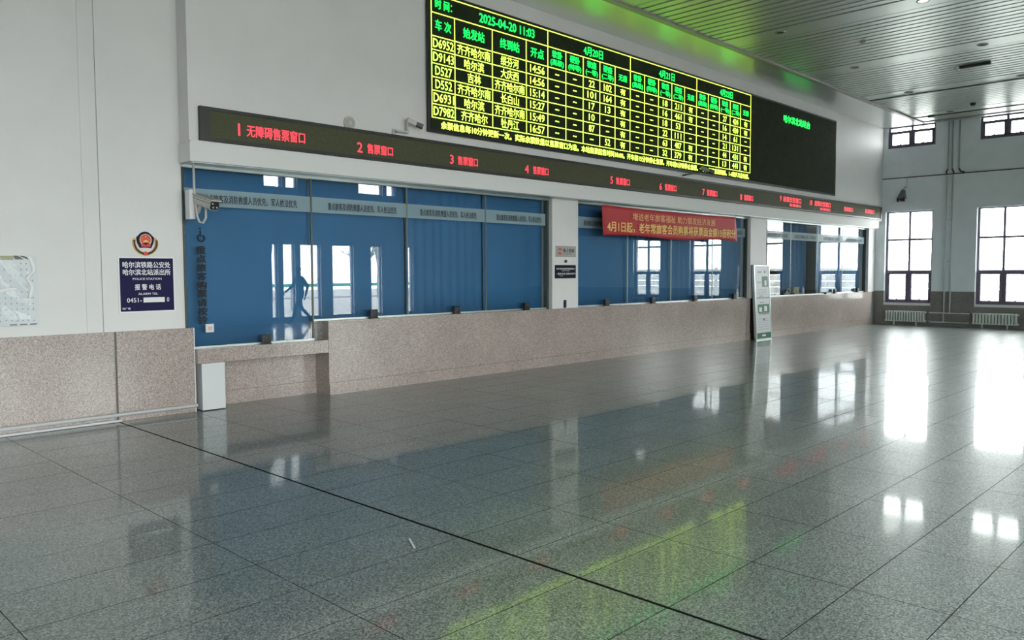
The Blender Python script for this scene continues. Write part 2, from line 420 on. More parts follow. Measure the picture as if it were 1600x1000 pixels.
# ceiling ------------------------------------------------------------------
ce = struct('ceiling', MB().box(X0-.3, X1+.33, YB-.3, 9.6, 6.12, 6.3), M_dark, 'white metal slat ceiling with dark joints', 'ceiling')
build('ceiling_panel', MB().box(X0, X1, 8.02, 9.12, CZ, CZ+.03), M_panel, ce)
build('ceiling_trim', MB().box(X0, X1-.25, 7.90, 8.02, CZ-.035, CZ+.03), M_rim, ce, bevel=.006)
build('ceiling_trim', MB().box(X1-.30, X1-.08, YB, 7.90, CZ-.02, CZ+.03), M_rim, ce)
bands = [.6+.0, 3.97, 7.35, 10.75, 14.17, 17.57, 20.95, 24.25]
x = X0+.1; P_ = .2167
while x < X1-.35:
    inb = [q for q in bands if q-.27 <= x+.1 < q+.27]
    if inb:
        q = inb[0]; build('ceiling_band', MB().box(x, q+.27-.03, YB, 7.90, CZ-.004, CZ+.02), M_slat, ce); x = q+.27
    else:
        build('ceiling_slat', MB().box(x, x+P_-.055, YB, 7.90, CZ, CZ+.02), M_slat, ce); x += P_
for q in (21.22, 24.53): build('ceiling_seam', MB().box(q, q+.05, YB, 7.90, CZ-.02, CZ), M_dgrey, ce)

# outdoors, seen through and mirrored -----------------------------------------
M_yard = mat('pale concrete yard', (.42,.41,.39), .8, var=.1, vs=.8)
struct('ground', MB().box(-60, 90, -60, 40, -.5, -.26), M_yard, 'pale concrete yard outside the hall', 'ground')

M_bark = mat('grey bark', (.20,.18,.14), .9); M_bud = mat('spring twigs', (.33,.36,.22), .9)
rt = random.Random(3)
def tree(x, y, h, lab):
    r = thing('tree', lab, 'tree', (x, y, -.26), 'bare trees beyond the yard fence')
    tr = MB(); tw = MB()
    def grow(p, d, L, rad, lev):
        q = p+d*L; (tr if lev < 2 else tw).tube([p, q], [rad, rad*.65], 6 if lev < 2 else 4, cap=False)
        if lev >= 4: return
        for k in range(3 if lev else 5):
            nd = (d+Vector((rt.uniform(-.8,.8), rt.uniform(-.8,.8), rt.uniform(-.1,.6)))).normalized()
            grow(p+d*L*rt.uniform(.45,1), nd, L*rt.uniform(.5,.75), rad*.55, lev+1)
    grow(Vector((x, y, -.26)), Vector((0,0,1)), h*.34, .17, 0)
    build('trunk', tr, M_bark, r); tag(build('twigs', tw, M_bud, r), kind='stuff')
for k, (x, y, h) in enumerate([(12,-24,8),(17,-27,9),(21.5,-23,8),(26,-28,9),(31,-25,8),(36,-30,9)]):
    tree(x, y, h, ['first','second','third','fourth','fifth','sixth'][k]+' bare spring tree from the left beyond the yard, mirrored in the ticket glass')
r = thing('board_fence', 'white horizontal board fence outside the end wall windows', 'fence', (29, 3, -.26))
M_bf = mat('white fence board', (.62,.62,.60), .7)
for k in range(8): build('board', MB().box(29, 29.05, -8, 16, -.15+.24*k, .06+.24*k), M_bf, r)
for k in range(13): build('post', MB().box(29.05, 29.15, -8+2*k, -7.9+2*k, -.26, 1.8), M_rim, r)
r = thing('yard_fence', 'low green topped fence in the yard, mirrored in the ticket glass', 'fence', (22, -17, -.26))
build('rail', MB().box(-5, 50, -17.05, -16.95, .95, 1.1), mat('green rail paint', (.05,.30,.20), .5), r)
build('lower_rail', MB().box(-5, 50, -17.03, -16.97, .35, .42), M_rim, r)
for k in range(28): build('post', MB().box(-5+2*k, -4.92+2*k, -17.04, -16.96, -.26, .95), M_rim, r)

def person(x, y, lab):
    r = thing('person', lab, 'person', (x, y, 0), None)
    P = dict(pel=(0,0,.98), sp=(0,0,1.2), ch=(-.02,0,1.42), nk=(-.04,0,1.56), hd=(-.06,0,1.64), ht=(-.06,0,1.80),
             h1=(.02,.1,.93), k1=(-.22,.1,.52), a1=(-.36,.1,.10), t1=(-.50,.1,.05), h2=(.02,-.1,.93), k2=(.10,-.1,.50), a2=(.42,-.1,.17), t2=(.36,-.1,.04),
             s1=(-.02,.2,1.47), e1=(.16,.24,1.20), w1=(.08,.24,.96), g1=(.05,.24,.86), s2=(-.02,-.2,1.47), e2=(-.14,-.25,1.20), w2=(-.34,-.24,1.06), g2=(-.42,-.24,1.02))
    R_ = dict(pel=.15, sp=.135, ch=.165, nk=.06, hd=.095, ht=.07, h1=.10, k1=.065, a1=.045, t1=.04, h2=.10, k2=.065, a2=.045, t2=.04, s1=.075, e1=.05, w1=.035, g1=.035, s2=.075, e2=.05, w2=.035, g2=.035)
    E_ = [('pel','sp'),('sp','ch'),('ch','nk'),('nk','hd'),('hd','ht'),('pel','h1'),('h1','k1'),('k1','a1'),('a1','t1'),('pel','h2'),('h2','k2'),('k2','a2'),('a2','t2'),('ch','s1'),('s1','e1'),('e1','w1'),('w1','g1'),('ch','s2'),('s2','e2'),('e2','w2'),('w2','g2')]
    ks = list(P); me = bpy.data.meshes.new('body'); me.from_pydata([P[k_] for k_ in ks], [(ks.index(a), ks.index(b)) for a, b in E_], [])
    me.materials.append(mat('dark blue jacket and trousers', (.02,.03,.05), .8))
    o = bpy.data.objects.new('body', me); COL.objects.link(o); o.parent = r
    md = o.modifiers.new('skin', 'SKIN'); sub = o.modifiers.new('sub', 'SUBSURF'); sub.levels = sub.render_levels = 2
    for i, k_ in enumerate(ks): o.data.skin_vertices[0].data[i].radius = (R_[k_], R_[k_]) if k_ not in ('ch','sp','pel') else (R_[k_]*.75, R_[k_])
    o.data.skin_vertices[0].data[0].use_root = True
    build('hair', MB().ball((x-.05, y, 1.78), .10, 12, 8, (1.05, .85, .85)), M_black, r, smooth=True)
    build('cap_peak', MB().box(x-.19, x-.10, y-.05, y+.05, 1.765, 1.78), M_black, r)
    for yy, hx, hz in ((.24, .05, .86), (-.24, -.42, 1.02)):
        hb = MB()
        for f_ in range(4): hb.tube([(x+hx-.01, y+yy-.024+.016*f_, hz-.02), (x+hx-.02, y+yy-.026+.017*f_, hz-.07-.006*(1.5-abs(f_-1.5))), (x+hx-.04, y+yy-.026+.017*f_, hz-.105)], .0085, 6)
        hb.tube([(x+hx-.02, y+yy, hz), (x+hx-.05, y+yy+.01, hz-.05)], .010, 6)
        tag(build('fingers', hb, mat('skin', (.45,.27,.2), .6), r), kind='stuff')
    return r
person(14.15, -4.75, 'person in dark clothes walking by the entrance doors, mirrored in the ticket glass')

# ------------------------------------------------------------------ ticket windows
def bay(n, lab, x0, x1, mulls, zlow, texts, split=None):
    r = sroot('window_%d' % n, lab, 'ticket window', ((x0+x1)/2, 9.4, 1.0))
    build('head_rail', MB().box(x0, x1, 9.37, 9.43, 2.895, 2.935), M_alu, r)
    es = [x0]+mulls+[x1]
    for i, (a, c) in enumerate(zip(es, es[1:])):
        zb = zlow if (split and i == 0) else 1.0
        build('sill_rail', MB().box(a, c, 9.375, 9.425, zb+.004, zb+.028), M_alu, r)
        build('pane', MB().box(a+.006, c-.006, 9.399, 9.401, zb+.028, 2.895), M_tglass, r)
        build('frosted_band', MB().box(a+.01, c-.01, 9.3965, 9.398, 2.455, 2.66), M_band, r)
    for i, m in enumerate(mulls):
        build('mullion', MB().box(m-.012, m+.012, 9.392, 9.408, 1.0 if not(split and i == 0) else zlow, 2.895), M_mull if (split and i == 0) else M_mull2 if split else M_mull3, r)
    build('jamb', MB().box(x1-.05, x1, 9.36, 9.44, 1.0, 2.895), M_mull, r)
    build('jamb', MB().box(x0, x0+.02, 9.36, 9.44, zlow, 2.895), M_mull, r)
    t = MB()
    for a, c in texts: text(t, '重点旅客及消防救援人员优先、军人依法优先', a, c, 2.50, 2.60, 9.394, .03)
    tag(build('lettering', t, M_ink, r), kind='stuff')
    return r
b1 = bay(101, 'first bay of ticket windows over blue curtains', 4.10, 10.56, [5.84, 7.45, 9.06], .745, [(4.37,5.63),(6.10,7.26),(7.70,8.86),(9.31,10.40)], True)
bay(102, 'second bay of ticket windows behind the red banner', 11.27, 17.70, [12.93, 14.47, 16.16], 1.0, [(11.57,12.75),(13.2,14.3),(14.8,15.95),(16.4,17.5)])
bay(103, 'third bay of ticket windows beyond the poster stand', 18.50, 25.13, [20.08, 21.77, 23.44], 1.0, [(18.8,19.9),(20.3,21.6),(22.1,23.2),(23.7,24.9)])
# vertical lettering and wheelchair mark on the first pane
t = MB(); zz = 1.975
for ch in '重点旅客购票请按铃':
    text(t, ch, 4.262, 4.375, zz-.092, zz, 9.394, .075); zz -= .105
tag(build('lettering', t, M_ink, b1), kind='stuff')
w = MB(); c0 = (4.325, 2.09)
ring = [(c0[0]+.042*math.cos(q), 9.392, c0[1]-.015+.042*math.sin(q)) for q in [math.radians(d) for d in range(100, 400, 15)]]
w.tube(ring, .009, 6).tube([(4.315,9.392,2.16),(4.318,9.392,2.10),(4.355,9.392,2.10),(4.37,9.392,2.05)], .011, 6).ball((4.313,9.392,2.185), .013, 8, 6)
tag(build('wheelchair_mark', w, M_ink, b1), kind='stuff')

# filler block of the desk end and office shell
struct('wall_office', MB().box(4.0, X1+.3, 13.4, 13.6, 0, 3.2).box(3.9, 4.0, 9.6, 13.6, 0, 3.2).box(X1+.03, X1+.3, 9.6, 13.4, 0, 3.2), mat('office wall', (.22,.25,.25), .8), 'grey office walls behind the ticket glass', 'wall')
struct('ceiling_office', MB().box(4.0, X1, 9.75, 13.4, 3.1, 3.2), M_wall, 'office ceiling behind the ticket glass', 'ceiling')
struct('floor_office', MB().box(4.0, X1, 9.7, 13.4, -.2, 0), M_grand, 'office floor behind the ticket glass', 'floor')

# curtains
def curtain(a, c, z0, lab, amp=.012, per=.16, y=9.52, taper=0):
    n = max(8, int((c-a)/.018)); mb = MB(); zs_ = [z0, z0+.5, (z0+2.9)/2, 2.5, 2.93]
    ph = random.uniform(0, 6)
    for z in zs_:
        tt = (z-z0)/(2.93-z0)
        for i in range(n+1):
            u = i/n; x_ = a+(c-a)*u
            if taper: x_ += taper*(1-tt)**2*(.5-u)
            yy = y + amp*(.7+.3*tt)*math.sin(2*math.pi*(x_)/per+ph) + amp*.6*math.sin(2*math.pi*x_/(per*2.7)+2*ph)
            mb.v.append((x_, yy, z))
    for j in range(len(zs_)-1):
        for i in range(n):
            q = j*(n+1)+i; mb.f.append((q, q+1, q+n+2, q+n+1))
    o = build('curtain', mb, M_curt, smooth=True)
    s = o.modifiers.new('thickness', 'SOLIDIFY'); s.thickness = .003
    return tag(o, lab, 'curtain', None)
curtain(4.12, 5.858, .76, 'flat dark blue curtain behind the low counter pane, nearest the left wall', .003, .5)
curtain(5.86, 7.490, 1.006, 'dark blue curtain behind the second ticket pane from the left', .004, .4)
curtain(7.50, 9.100, 1.006, 'pleated dark blue curtain behind the third ticket pane from the left', .013, .17)
curtain(9.11, 10.54, 1.006, 'dark blue curtain behind the ticket pane just left of the signed pillar', .004, .5)
curtain(11.30, 12.955, 1.006, 'dark blue curtain right of the signed pillar, under the banner left end', .004, .5)
curtain(12.96, 14.510, 1.006, 'pleated blue curtain under the left half of the red banner', .016, .19)
curtain(14.52, 16.175, 1.006, 'pleated blue curtain under the right half of the red banner', .016, .21)
curtain(16.18, 17.68, 1.006, 'dark blue curtain left of the poster stand pillar', .010, .25)
curtain(20.3, 21.9, 1.006, 'gathered blue curtain behind the open third bay pane', .035, .16, 9.82, .12)
curtain(21.95, 25.1, 1.006, 'wide blue curtain at the far end of the third bay', .012, .24)

# ------------------------------------------------------------------ counters
def counter(lab, x0, x1, joints, loc):
    r = thing('ticket_counter', lab, 'counter', loc)
    es = [x0]+joints+[x1]
    for a, c in zip(es, es[1:]):
        build('front_panel', MB().box(a+.001, c-.001, 9.28, 9.32, .165, .975), M_gran, r)
    build('counter_core', MB().box(x0+.03, x1-.03, 9.32, 9.62, 0, .975), M_gran, r)
    build('counter_top', MB().box(x0, x1, 9.277, 9.75, .975, 1.002), M_gran, r, bevel=.004)
    x = x0
    while x < x1-.2:
        e = min(x+random.choice([.62,.62,.9,1.16]), x1)
        if x1-e < .3: e = x1
        build('kick_tile', MB().box(x+.001, e-.001, 9.266, 9.32, 0, .163), M_gran, r); x = e
    build('end_panel', MB().box(x0, x0+.03, 9.282, 9.62, 0, .975), M_gran, r)
    return r
counter('long pink grey granite ticket counter under the red banner', 6.0, 17.72, [9.3, 12.48, 15.2], (11.9, 9.45, 0))
counter('shorter granite ticket counter beyond the poster stand, reaching the end wall', 18.25, 25.45, [20.9, 23.22], (21.8, 9.45, 0))
r = thing('low_counter', 'low granite wheelchair height counter beside the left wall', 'counter', (5.1, 9.45, 0))
build('counter_top', MB().box(4.19, 5.998, 9.28, 9.42, .575, .748), M_gran, r, bevel=.004)
build('counter_slab', MB().box(4.19, 5.998, 9.42, 9.75, .70, .748), M_gran, r)
build('knee_panel', MB().box(4.19, 5.998, 9.60, 9.66, .17, .70), M_gran, r)
build('kick_tile', MB().box(4.19, 5.998, 9.59, 9.66, 0, .168), M_gran, r)
tag(build('filler_panel', MB().box(5.865, 5.999, 9.42, 9.46, .75, 1.0), M_grand, r), 'dark granite filler at the step')
o = build('radiator_cover', MB().box(4.24, 4.53, 9.285, 9.58, .01, .572), M_wpl, bevel=.004)
tag(o, 'plain white box standing under the left end of the low counter', 'cover')

# conduits at the wall foot
o = build('conduit', MB().tube([(X0+.1, 9.315, .078), (4.19, 9.315, .078)], .022, 12), M_wpl, smooth=True)
tag(o, 'white round conduit along the foot of the left wall, upper of two', 'conduit')
o = build('cable_cover', MB().box(X0+.1, 3.32, 9.285, 9.338, .002, .030), M_wpl, bevel=.008)
tag(o, 'flat white cable cover on the floor along the left wall', 'cable cover')

# ------------------------------------------------------------------ black intercoms on the counter
ip = thing('counter_intercom', 'x', 'intercom', (0, 0, 0), 'black intercoms in front of the ticket windows')
build('body', MB().box(-.06, .06, -.03, .03, .012, .125), M_black, ip, bevel=.006)
build('base', MB().box(-.065, .065, -.04, .035, 0, .012), M_dgrey, ip)
build('speaker_grille', MB().ball((0, -.031, .08), .03, 12, 6, (1, .15, 1)), M_dgrey, ip)
IC = [(5.11, .748, 'black intercom on the low wheelchair counter'), (6.78, 1.002, 'black intercom on the long counter nearest its left end'),
      (8.36, 1.002, 'second black intercom on the long counter from its left end'), (9.95, 1.002, 'black intercom just left of the signed pillar'),
      (12.18, 1.002, 'black intercom just right of the signed pillar'), (13.72, 1.002, 'black intercom below the left half of the banner'),
      (15.32, 1.002, 'black intercom below the right half of the banner'), (17.05, 1.002, 'black intercom nearest the poster stand on the long counter'),
      (22.8, 1.002, 'black intercom on the far counter, nearer of two'), (24.45, 1.002, 'black intercom on the far counter, nearer the end wall')]
for k, (x, z, lab) in enumerate(IC):
    o = ip if k == 0 else dup(ip, (0,0,0))
    o.location = (x, 9.335, z); o['label'] = lab

# call button
r = thing('call_button', 'small white call button stuck on the glass below the vertical lettering', 'button', (4.40, 9.39, .93))
build('plate', MB().box(4.345, 4.45, 9.375, 9.3985, .935, 1.04), M_wpl, r, bevel=.006)
build('button', MB().box(4.375, 4.42, 9.368, 9.376, .965, 1.01), mat('pinkish button', (.62,.38,.33), .4), r, bevel=.003)

# ------------------------------------------------------------------ LED strip
r = thing('led_strip_sign', 'long dark LED strip with red window names above the ticket windows', 'display', (14.9, 9.1, 3.17))
a, c, z0, z1 = 4.20, 25.56, 3.185, 3.575
build('housing', MB().box(a, c, 9.085, 9.12, z0, z1), M_dgrey, r, bevel=.004)
build('frame', MB().box(a, c, 9.065, 9.085, z0, z0+.04).box(a, c, 9.065, 9.085, z1-.04, z1).box(a, a+.12, 9.065, 9.085, z0+.04, z1-.04).box(c-.08, c, 9.065, 9.085, z0+.04, z1-.04), M_dgrey, r)
build('display_face', MB().box(a+.12, c-.08, 9.078, 9.086, z0+.04, z1-.04), M_led, r)
t = MB(); TY = 9.075
def led(num, x0, txt, xa, xb, z0=3.30, z1=3.42, l2=None):
    if num: text(t, num, x0, x0+.08*(1 if len(num) == 1 else 1.9), z0, z1, TY, .02, False)
    text(t, txt, xa, xb, z0, z1, TY, .03)
    if l2: text(t, l2, xa+.35, xb, z0-.10, z0-.03, TY, .03)
led('1', 4.64, '无障碍售票窗口', 4.78, 5.57, 3.29, 3.43)
for k, (n, xa, xb) in enumerate([(6.37,6.53,6.96),(8.02,8.18,8.59),(9.66,9.85,10.23),(11.95,12.12,12.55),(13.55,13.74,14.15),(15.17,15.35,15.78),(16.8,16.98,17.4)]):
    led(str(k+2), n, '售票窗口', xa, xb, 3.27, 3.40)
led('9', 18.77, '退票改签窗口', 18.94, 19.95, 3.36, 3.49, '售票窗口')
led('10', 20.47, '退票改签窗口', 20.75, 21.77, 3.36, 3.49, '综合服务窗口')
led(None, 0, '售票窗口', 22.69, 23.32, 3.32, 3.44)
led(None, 0, '售票窗口', 24.23, 24.95, 3.34, 3.46)
tag(build('red_lettering', t, E_red, r), kind='stuff')

# ------------------------------------------------------------------ departure board
r = thing('departure_board', 'large dark departure board with yellow timetable and green headings', 'display board', (14.8, 9.1, 3.69))
a, c, z0, z1 = 7.60, 22.04, 3.69, 5.72
build('housing', MB().box(a, c, 9.06, 9.098, z0, z1), M_black, r, bevel=.004)
build('display_face', MB().box(a+.05, c-.05, 9.054, 9.062, z0+.045, z1-.04), M_board, r)
BY = 9.05
CX = [7.665, 8.114, 8.896, 9.668, 10.194, 10.66, 11.127, 11.60, 12.05, 12.52, 12.985, 13.455, 13.925, 14.395, 14.862, 15.324, 15.788, 16.255, 16.722, 17.19]
RZ = [5.665, 5.405, 5.072] + [5.072-.1945*k for k in range(1, 7)]
g = MB(); lw = .0057
for z in RZ: g.box(CX[0]-lw, CX[-1]+lw, BY-.002, BY+.003, z-lw, z+lw)
for i, x in enumerate(CX):
    top = RZ[0] if i in (0, 4, 9, 14, 19) else RZ[1]
    g.box(x-lw, x+lw, BY-.0015, BY+.003, RZ[-1], top)
tag(build('grid_lines', g, E_yline, r), kind='stuff')
ty = MB(); tg = MB(); OF = .0111
def cell(mb, s, i0, i1, j, fx=.8, fz=.72, h=None, off=OF):
    xa, xb = CX[i0], CX[i1]; za, zb = RZ[j+1], RZ[j]
    mx_, mz_ = (xa+xb)/2, (za+zb)/2; hw = (xb-xa)*fx/2; hz = (zb-za)*fz/2
    text(mb, s, mx_-hw, mx_+hw, mz_-hz, mz_+hz, BY-.003, off)
text(tg, '时 间：', 7.74, 8.06, 5.47, 5.61, BY-.003, .03)
text(tg, '2025-04-20 11:03', 8.62, 9.86, 5.465, 5.60, BY-.003, .03)
for k, s in enumerate(('4月20日', '4月21日', '4月22日')):
    m_ = (CX[4+5*k]+CX[9+5*k])/2
    text(tg, s, m_-.27+.05, m_+.27+.05, 5.45, 5.60, BY-.003, .03)
for i, (s, w_) in enumerate((('车 次', .68), ('始发站', .56), ('终到站', .56), ('开点', .6))):
    cell(tg, s, i, i+1, 1, w_, .46, off=.03)
for k in range(3):
    for q, (s1, s2) in enumerate((('软卧', '(高级)'), ('硬卧', '(特等)'), ('软座', '(一等)'), ('硬座', '(二等)'), ('无座', ''))):
        i = 4+5*k+q; xa, xb = CX[i], CX[i+1]; m_ = (xa+xb)/2
        if s2:
            text(tg, s1, m_-.13, m_+.13, 5.245, 5.365, BY-.003, .03); text(tg, s2, m_-.17, m_+.17, 5.105, 5.225, BY-.003, .03)
        else: text(tg, s1, m_-.13, m_+.13, 5.17, 5.29, BY-.003, .03)
rows = [('D6952','齐齐哈尔南','绥芬河','14:56','- - 22 102 有 - - 18 211 有 - - 27 424 有'),
        ('D9143','哈尔滨','大庆西','14:56','- - 101 164 有 - - 16 461 有 - - 16 430 有'),
        ('D527','吉林','齐齐哈尔南','15:14','- - 17 13 有 - - 18 53 - - - 14 61 -'),
        ('D552','齐齐哈尔南','长白山','15:27','- - 10 - 有 - - 22 111 - - - 21 131 -'),
        ('D6931','哈尔滨','齐齐哈尔南','15:49','- - 87 - 有 - - 63 407 有 - - 44 431 有'),
        ('D7982','齐齐哈尔','牡丹江','16:57','- - - 52 有 - - 32 379 有 - - 13 441 有')]
for j, (a_, b_, c_, d_, e_) in enumerate(rows):
    cell(ty, a_, 0, 1, j+2, .17*len(a_)+.03, .66)
    cell(ty, b_, 1, 2, j+2, .175*len(b_), .74); cell(ty, c_, 2, 3, j+2, .175*len(c_), .74); cell(ty, d_, 3, 4, j+2, .66, .62)
    for q, s in enumerate(e_.split(' ')):
        if s == '-': cell(ty, s, 4+q, 5+q, j+2, .20, .08)
        else: cell(ty, s, 4+q, 5+q, j+2, .17*len(s) if s != '有' else .34, .6)
note = '余票信息每10分钟更新一次。实际余票数量以售票窗口为准。本站售票起售时间10:00。开车前15分钟停止售票。开车前5分钟停止检票。一人一证实名制购票。1-6周岁儿童免票。'
text(ty, note, 7.83, 17.13, 3.755, 3.865, BY-.003, .03)
tag(build('yellow_lettering', ty, E_yel, r), kind='stuff')
text(tg, '哈尔滨北站站台', 18.85, 20.33, 5.28, 5.46, BY-.003, .03)
tag(build('green_lettering', tg, E_grn, r), kind='stuff')

# ------------------------------------------------------------------ red banner
r = thing('banner', 'red cloth banner with yellow lettering hanging over the second bay', 'banner', (14.1, 9.06, 2.32))
mb = MB(); n = 60
def bz(u, v):  # sagging sheet
    x = 11.66+(16.55-11.66)*u + .05*v*(1 if u < .5 else 1); top = 2.868-.012*math.sin(math.pi*u)*2; bot = 2.315+.02*math.sin(3*math.pi*u)
    yy = 9.045 + .008*math.sin(9*u+2*v) + .01*math.sin(31*u)*v*.5
    return x, yy, top+(bot-top)*v
for j in range(9):
    for i in range(n+1): mb.v.append(bz(i/n, j/8))
for j in range(8):
    for i in range(n):
        q = j*(n+1)+i; mb.f.append((q, q+n+1, q+n+2, q+1))
o = build('cloth', mb, M_red, r, smooth=True); s = o.modifiers.new('thickness', 'SOLIDIFY'); s.thickness = .003; s.offset = 1
t = MB(); text(t, '增进老年旅客福祉 助力银发经济发展', 12.58, 15.62, 2.625, 2.765, 9.024, .025)
tag(build('upper_lettering', t, mat('orange banner lettering', (.85,.42,.17), .6), r), kind='stuff')
t = MB(); text(t, '4月1日起，老年常旅客会员购票将获票面金额15倍积分', 11.80, 16.50, 2.385, 2.58, 9.024, .03)
tag(build('lower_lettering', t, M_yel, r), kind='stuff')
build('hanging_cord', MB().tube([(11.68, 9.04, 2.87), (11.66, 9.06, 2.95)], .004, 6), M_wpl, r)
build('hanging_cord', MB().tube([(16.5, 9.04, 2.87), (16.55, 9.06, 2.95)], .004, 6), M_wpl, r)

# ------------------------------------------------------------------ signs on the left wall
r = thing('police_sign', 'square navy police station sign with white lettering on the left wall', 'sign', (3.67, 9.37, 1.22))
build('backing', MB().box(3.355, 3.985, 9.372, 9.380, 1.21, 1.84), M_white, r)
build('face', MB().box(3.372, 3.968, 9.368, 9.373, 1.225, 1.825), M_navy, r)
t = MB(); Y_ = 9.3665
text(t, '哈尔滨铁路公安处', 3.405, 3.935, 1.715, 1.785, Y_, .03)
text(t, '哈尔滨北站派出所', 3.405, 3.935, 1.632, 1.70, Y_, .03)
text(t, 'POLICE STATION', 3.51, 3.83, 1.578, 1.602, Y_, .02)
text(t, '报 警 电 话', 3.53, 3.82, 1.465, 1.53, Y_, .03)
text(t, 'ALARM TEL', 3.565, 3.785, 1.408, 1.432, Y_, .02)
text(t, '0451-', 3.44, 3.60, 1.325, 1.375, Y_, .02); text(t, '0', 3.885, 3.912, 1.325, 1.375, Y_, .02)
text(t, '哈广电', 3.39, 3.475, 1.245, 1.27, Y_, .02)
t.raw([(3.62,Y_,1.322),(3.86,Y_,1.322),(3.86,Y_,1.378),(3.62,Y_,1.378)], [(0,1,2,3)])
tag(build('lettering', t, M_white, r), kind='stuff')
r = thing('police_emblem', 'round police emblem with red disc and gold wreath above the navy sign', 'emblem', (3.665, 9.37, 1.87))
ex, ez = 3.663, 2.005
sh = [(ex-.098, ez+.055)] + [(ex-.078, ez+.075), (ex-.055, ez+.10), (ex-.028, ez+.117), (ex, ez+.122), (ex+.028, ez+.117), (ex+.055, ez+.10), (ex+.078, ez+.075)] + [(ex+.098, ez+.055), (ex+.088, ez-.01), (ex+.062, ez-.065), (ex, ez-.06), (ex-.062, ez-.065), (ex-.088, ez-.01)]
build('shield', MB().poly([(p[0], p[1]) for p in reversed(sh)], 9.368, 9.380), M_navy, r)
def disc(cx_, cz_, rr, y0, y1, n=28): return MB().poly([(cx_+rr*math.cos(2*math.pi*k/n), cz_+rr*math.sin(2*math.pi*k/n)) for k in range(n)], y0, y1)
build('gold_ring', disc(ex, ez+.028, .068, 9.362, 9.368), M_gold, r)
build('red_disc', disc(ex, ez+.03, .056, 9.359, 9.363), M_reds, r)
build('red_base', MB().poly([(ex-.05, ez-.05), (ex+.05, ez-.05), (ex+.055, ez-.02), (ex, ez-.008), (ex-.055, ez-.02)], 9.359, 9.366), M_reds, r)
st = MB()
for sx_, sz_, sr in ((0, .062, .014), (-.028, .048, .007), (.028, .048, .007), (-.036, .028, .007), (.036, .028, .007)):
    pts = []
    for k in range(10):
        q = math.pi/2+k*math.pi/5; rr = sr if k % 2 == 0 else sr*.42
        pts.append((ex+sx_+rr*math.cos(q), ez+sz_+rr*math.sin(q)))
    st.poly(pts, 9.357, 9.360)
st.poly([(ex-.03, ez+.0), (ex+.03, ez+.0), (ex+.034, ez+.012), (ex+.016, ez+.016), (ex+.016, ez+.028), (ex-.016, ez+.028), (ex-.016, ez+.016), (ex-.034, ez+.012)], 9.357, 9.360)
tag(build('stars', st, M_gold, r), kind='stuff')
for s in (-1, 1):
    for k in range(9):
        q = math.radians(200-8-13.5*k) if s < 0 else math.radians(-12+13.5*k-8+0)
        q = math.radians(262-12*k) if s < 0 else math.radians(278+12*k)
        cx_, cz_ = ex+.125*math.cos(q), ez-.005+.125*math.sin(q)
        tdir = q-(math.pi/2)*(1 if s < 0 else -1)
        lf = []
        for m_ in range(8):
            an = 2*math.pi*m_/8; u_ = .030*math.cos(an); v_ = .017*math.sin(an)
            lf.append((cx_+u_*math.cos(tdir+.4*s)-v_*math.sin(tdir+.4*s), cz_+u_*math.sin(tdir+.4*s)+v_*math.cos(tdir+.4*s)))
        build('wreath_leaf', MB().poly(lf, 9.366, 9.376), M_gold, r)
build('wreath_bow', disc(ex, ez-.128, .024, 9.362, 9.378, 14), M_reds, r)

# film covered notice at the left edge
r = thing('notice_sheet', 'pale wall notice under a torn glossy film at the left edge', 'notice', (2.3, 9.37, 1.12))
build('sheet', MB().box(1.75, 2.55, 9.374, 9.380, 1.125, 1.84), M_paper, r)
build('green_heading', MB().box(1.75, 2.335, 9.371, 9.3745, 1.795, 1.835), mat('olive heading', (.33,.34,.20), .5), r)
for b in (MB().poly([(2.335,1.838),(2.375,1.838),(2.43,1.80),(2.35,1.80)], 9.370, 9.3745), MB().poly([(2.385,1.838),(2.43,1.836),(2.505,1.80),(2.465,1.80)], 9.370, 9.3745)): build('black_heading', b, M_black, r)
for q_ in (2.28, 2.37, 2.46): build('black_footer', MB().box(q_, q_+.065, 9.370, 9.3745, 1.128, 1.138), M_black, r)
d_ = MB()
for i in range(14):
    for j in range(11):
        if random.random() < .8:
            x = 1.85+.05*i; z = 1.175+.058*j + random.uniform(-.004, .004)
            d_.box(x-.004, x+.004, 9.372, 9.3745, z-.006, z+.006)
            if random.random() < .25: d_.box(x-.022, x+.022, 9.3735, 9.3745, z-.014, z-.0125)
tag(build('print_marks', d_, mat('faded print', (.16,.18,.26), .6), r), kind='stuff')
fm = MB(); nn = 16
for j in range(nn+1):
    for i in range(nn+1):
        u, v = i/nn, j/nn
        fm.v.append((1.75+.72*u, 9.366-.006*abs(math.sin(7*u+3*v))-.003*math.sin(23*u*v), 1.13+(.5+.2*math.sin(3*u))*v))
for j in range(nn):
    for i in range(nn):
        q = j*(nn+1)+i; fm.f.append((q, q+1, q+nn+2, q+nn+1))
M_film = mat('clear glossy film', (.62,.68,.78), .08, spec=.9); M_film.node_tree.nodes['Principled BSDF'].inputs['Alpha'].default_value = .13
build('film', fm, M_film, r, smooth=True)
cur = []
for k in range(15):
    q = k/14; cur.append((2.47+.07*math.sin(q*math.pi)*(1-.6*q)-.07*math.exp(-((q-.55)/.12)**2), 9.362, 1.835-.42*q))
sv = MB()
for k, p in enumerate(cur): sv.v += [(p[0]-.018, 9.366, p[2]), (p[0], 9.350, p[2]), (p[0]+.02, 9.366, p[2])]
for k in range(14):
    q = 3*k; sv.f += [(q, q+1, q+4, q+3), (q+1, q+2, q+5, q+4)]
sv2 = len(sv.v)
for k in range(10):
    q = k/9; x = 1.80+.55*q; z = 1.43+.06*q+.012*math.sin(9*q)
    sv.v += [(x, 9.366, z-.02), (x, 9.350, z), (x, 9.366, z+.022)]
for k in range(9):
    q = sv2+3*k; sv.f += [(q, q+3, q+4, q+1), (q+1, q+4, q+5, q+2)]
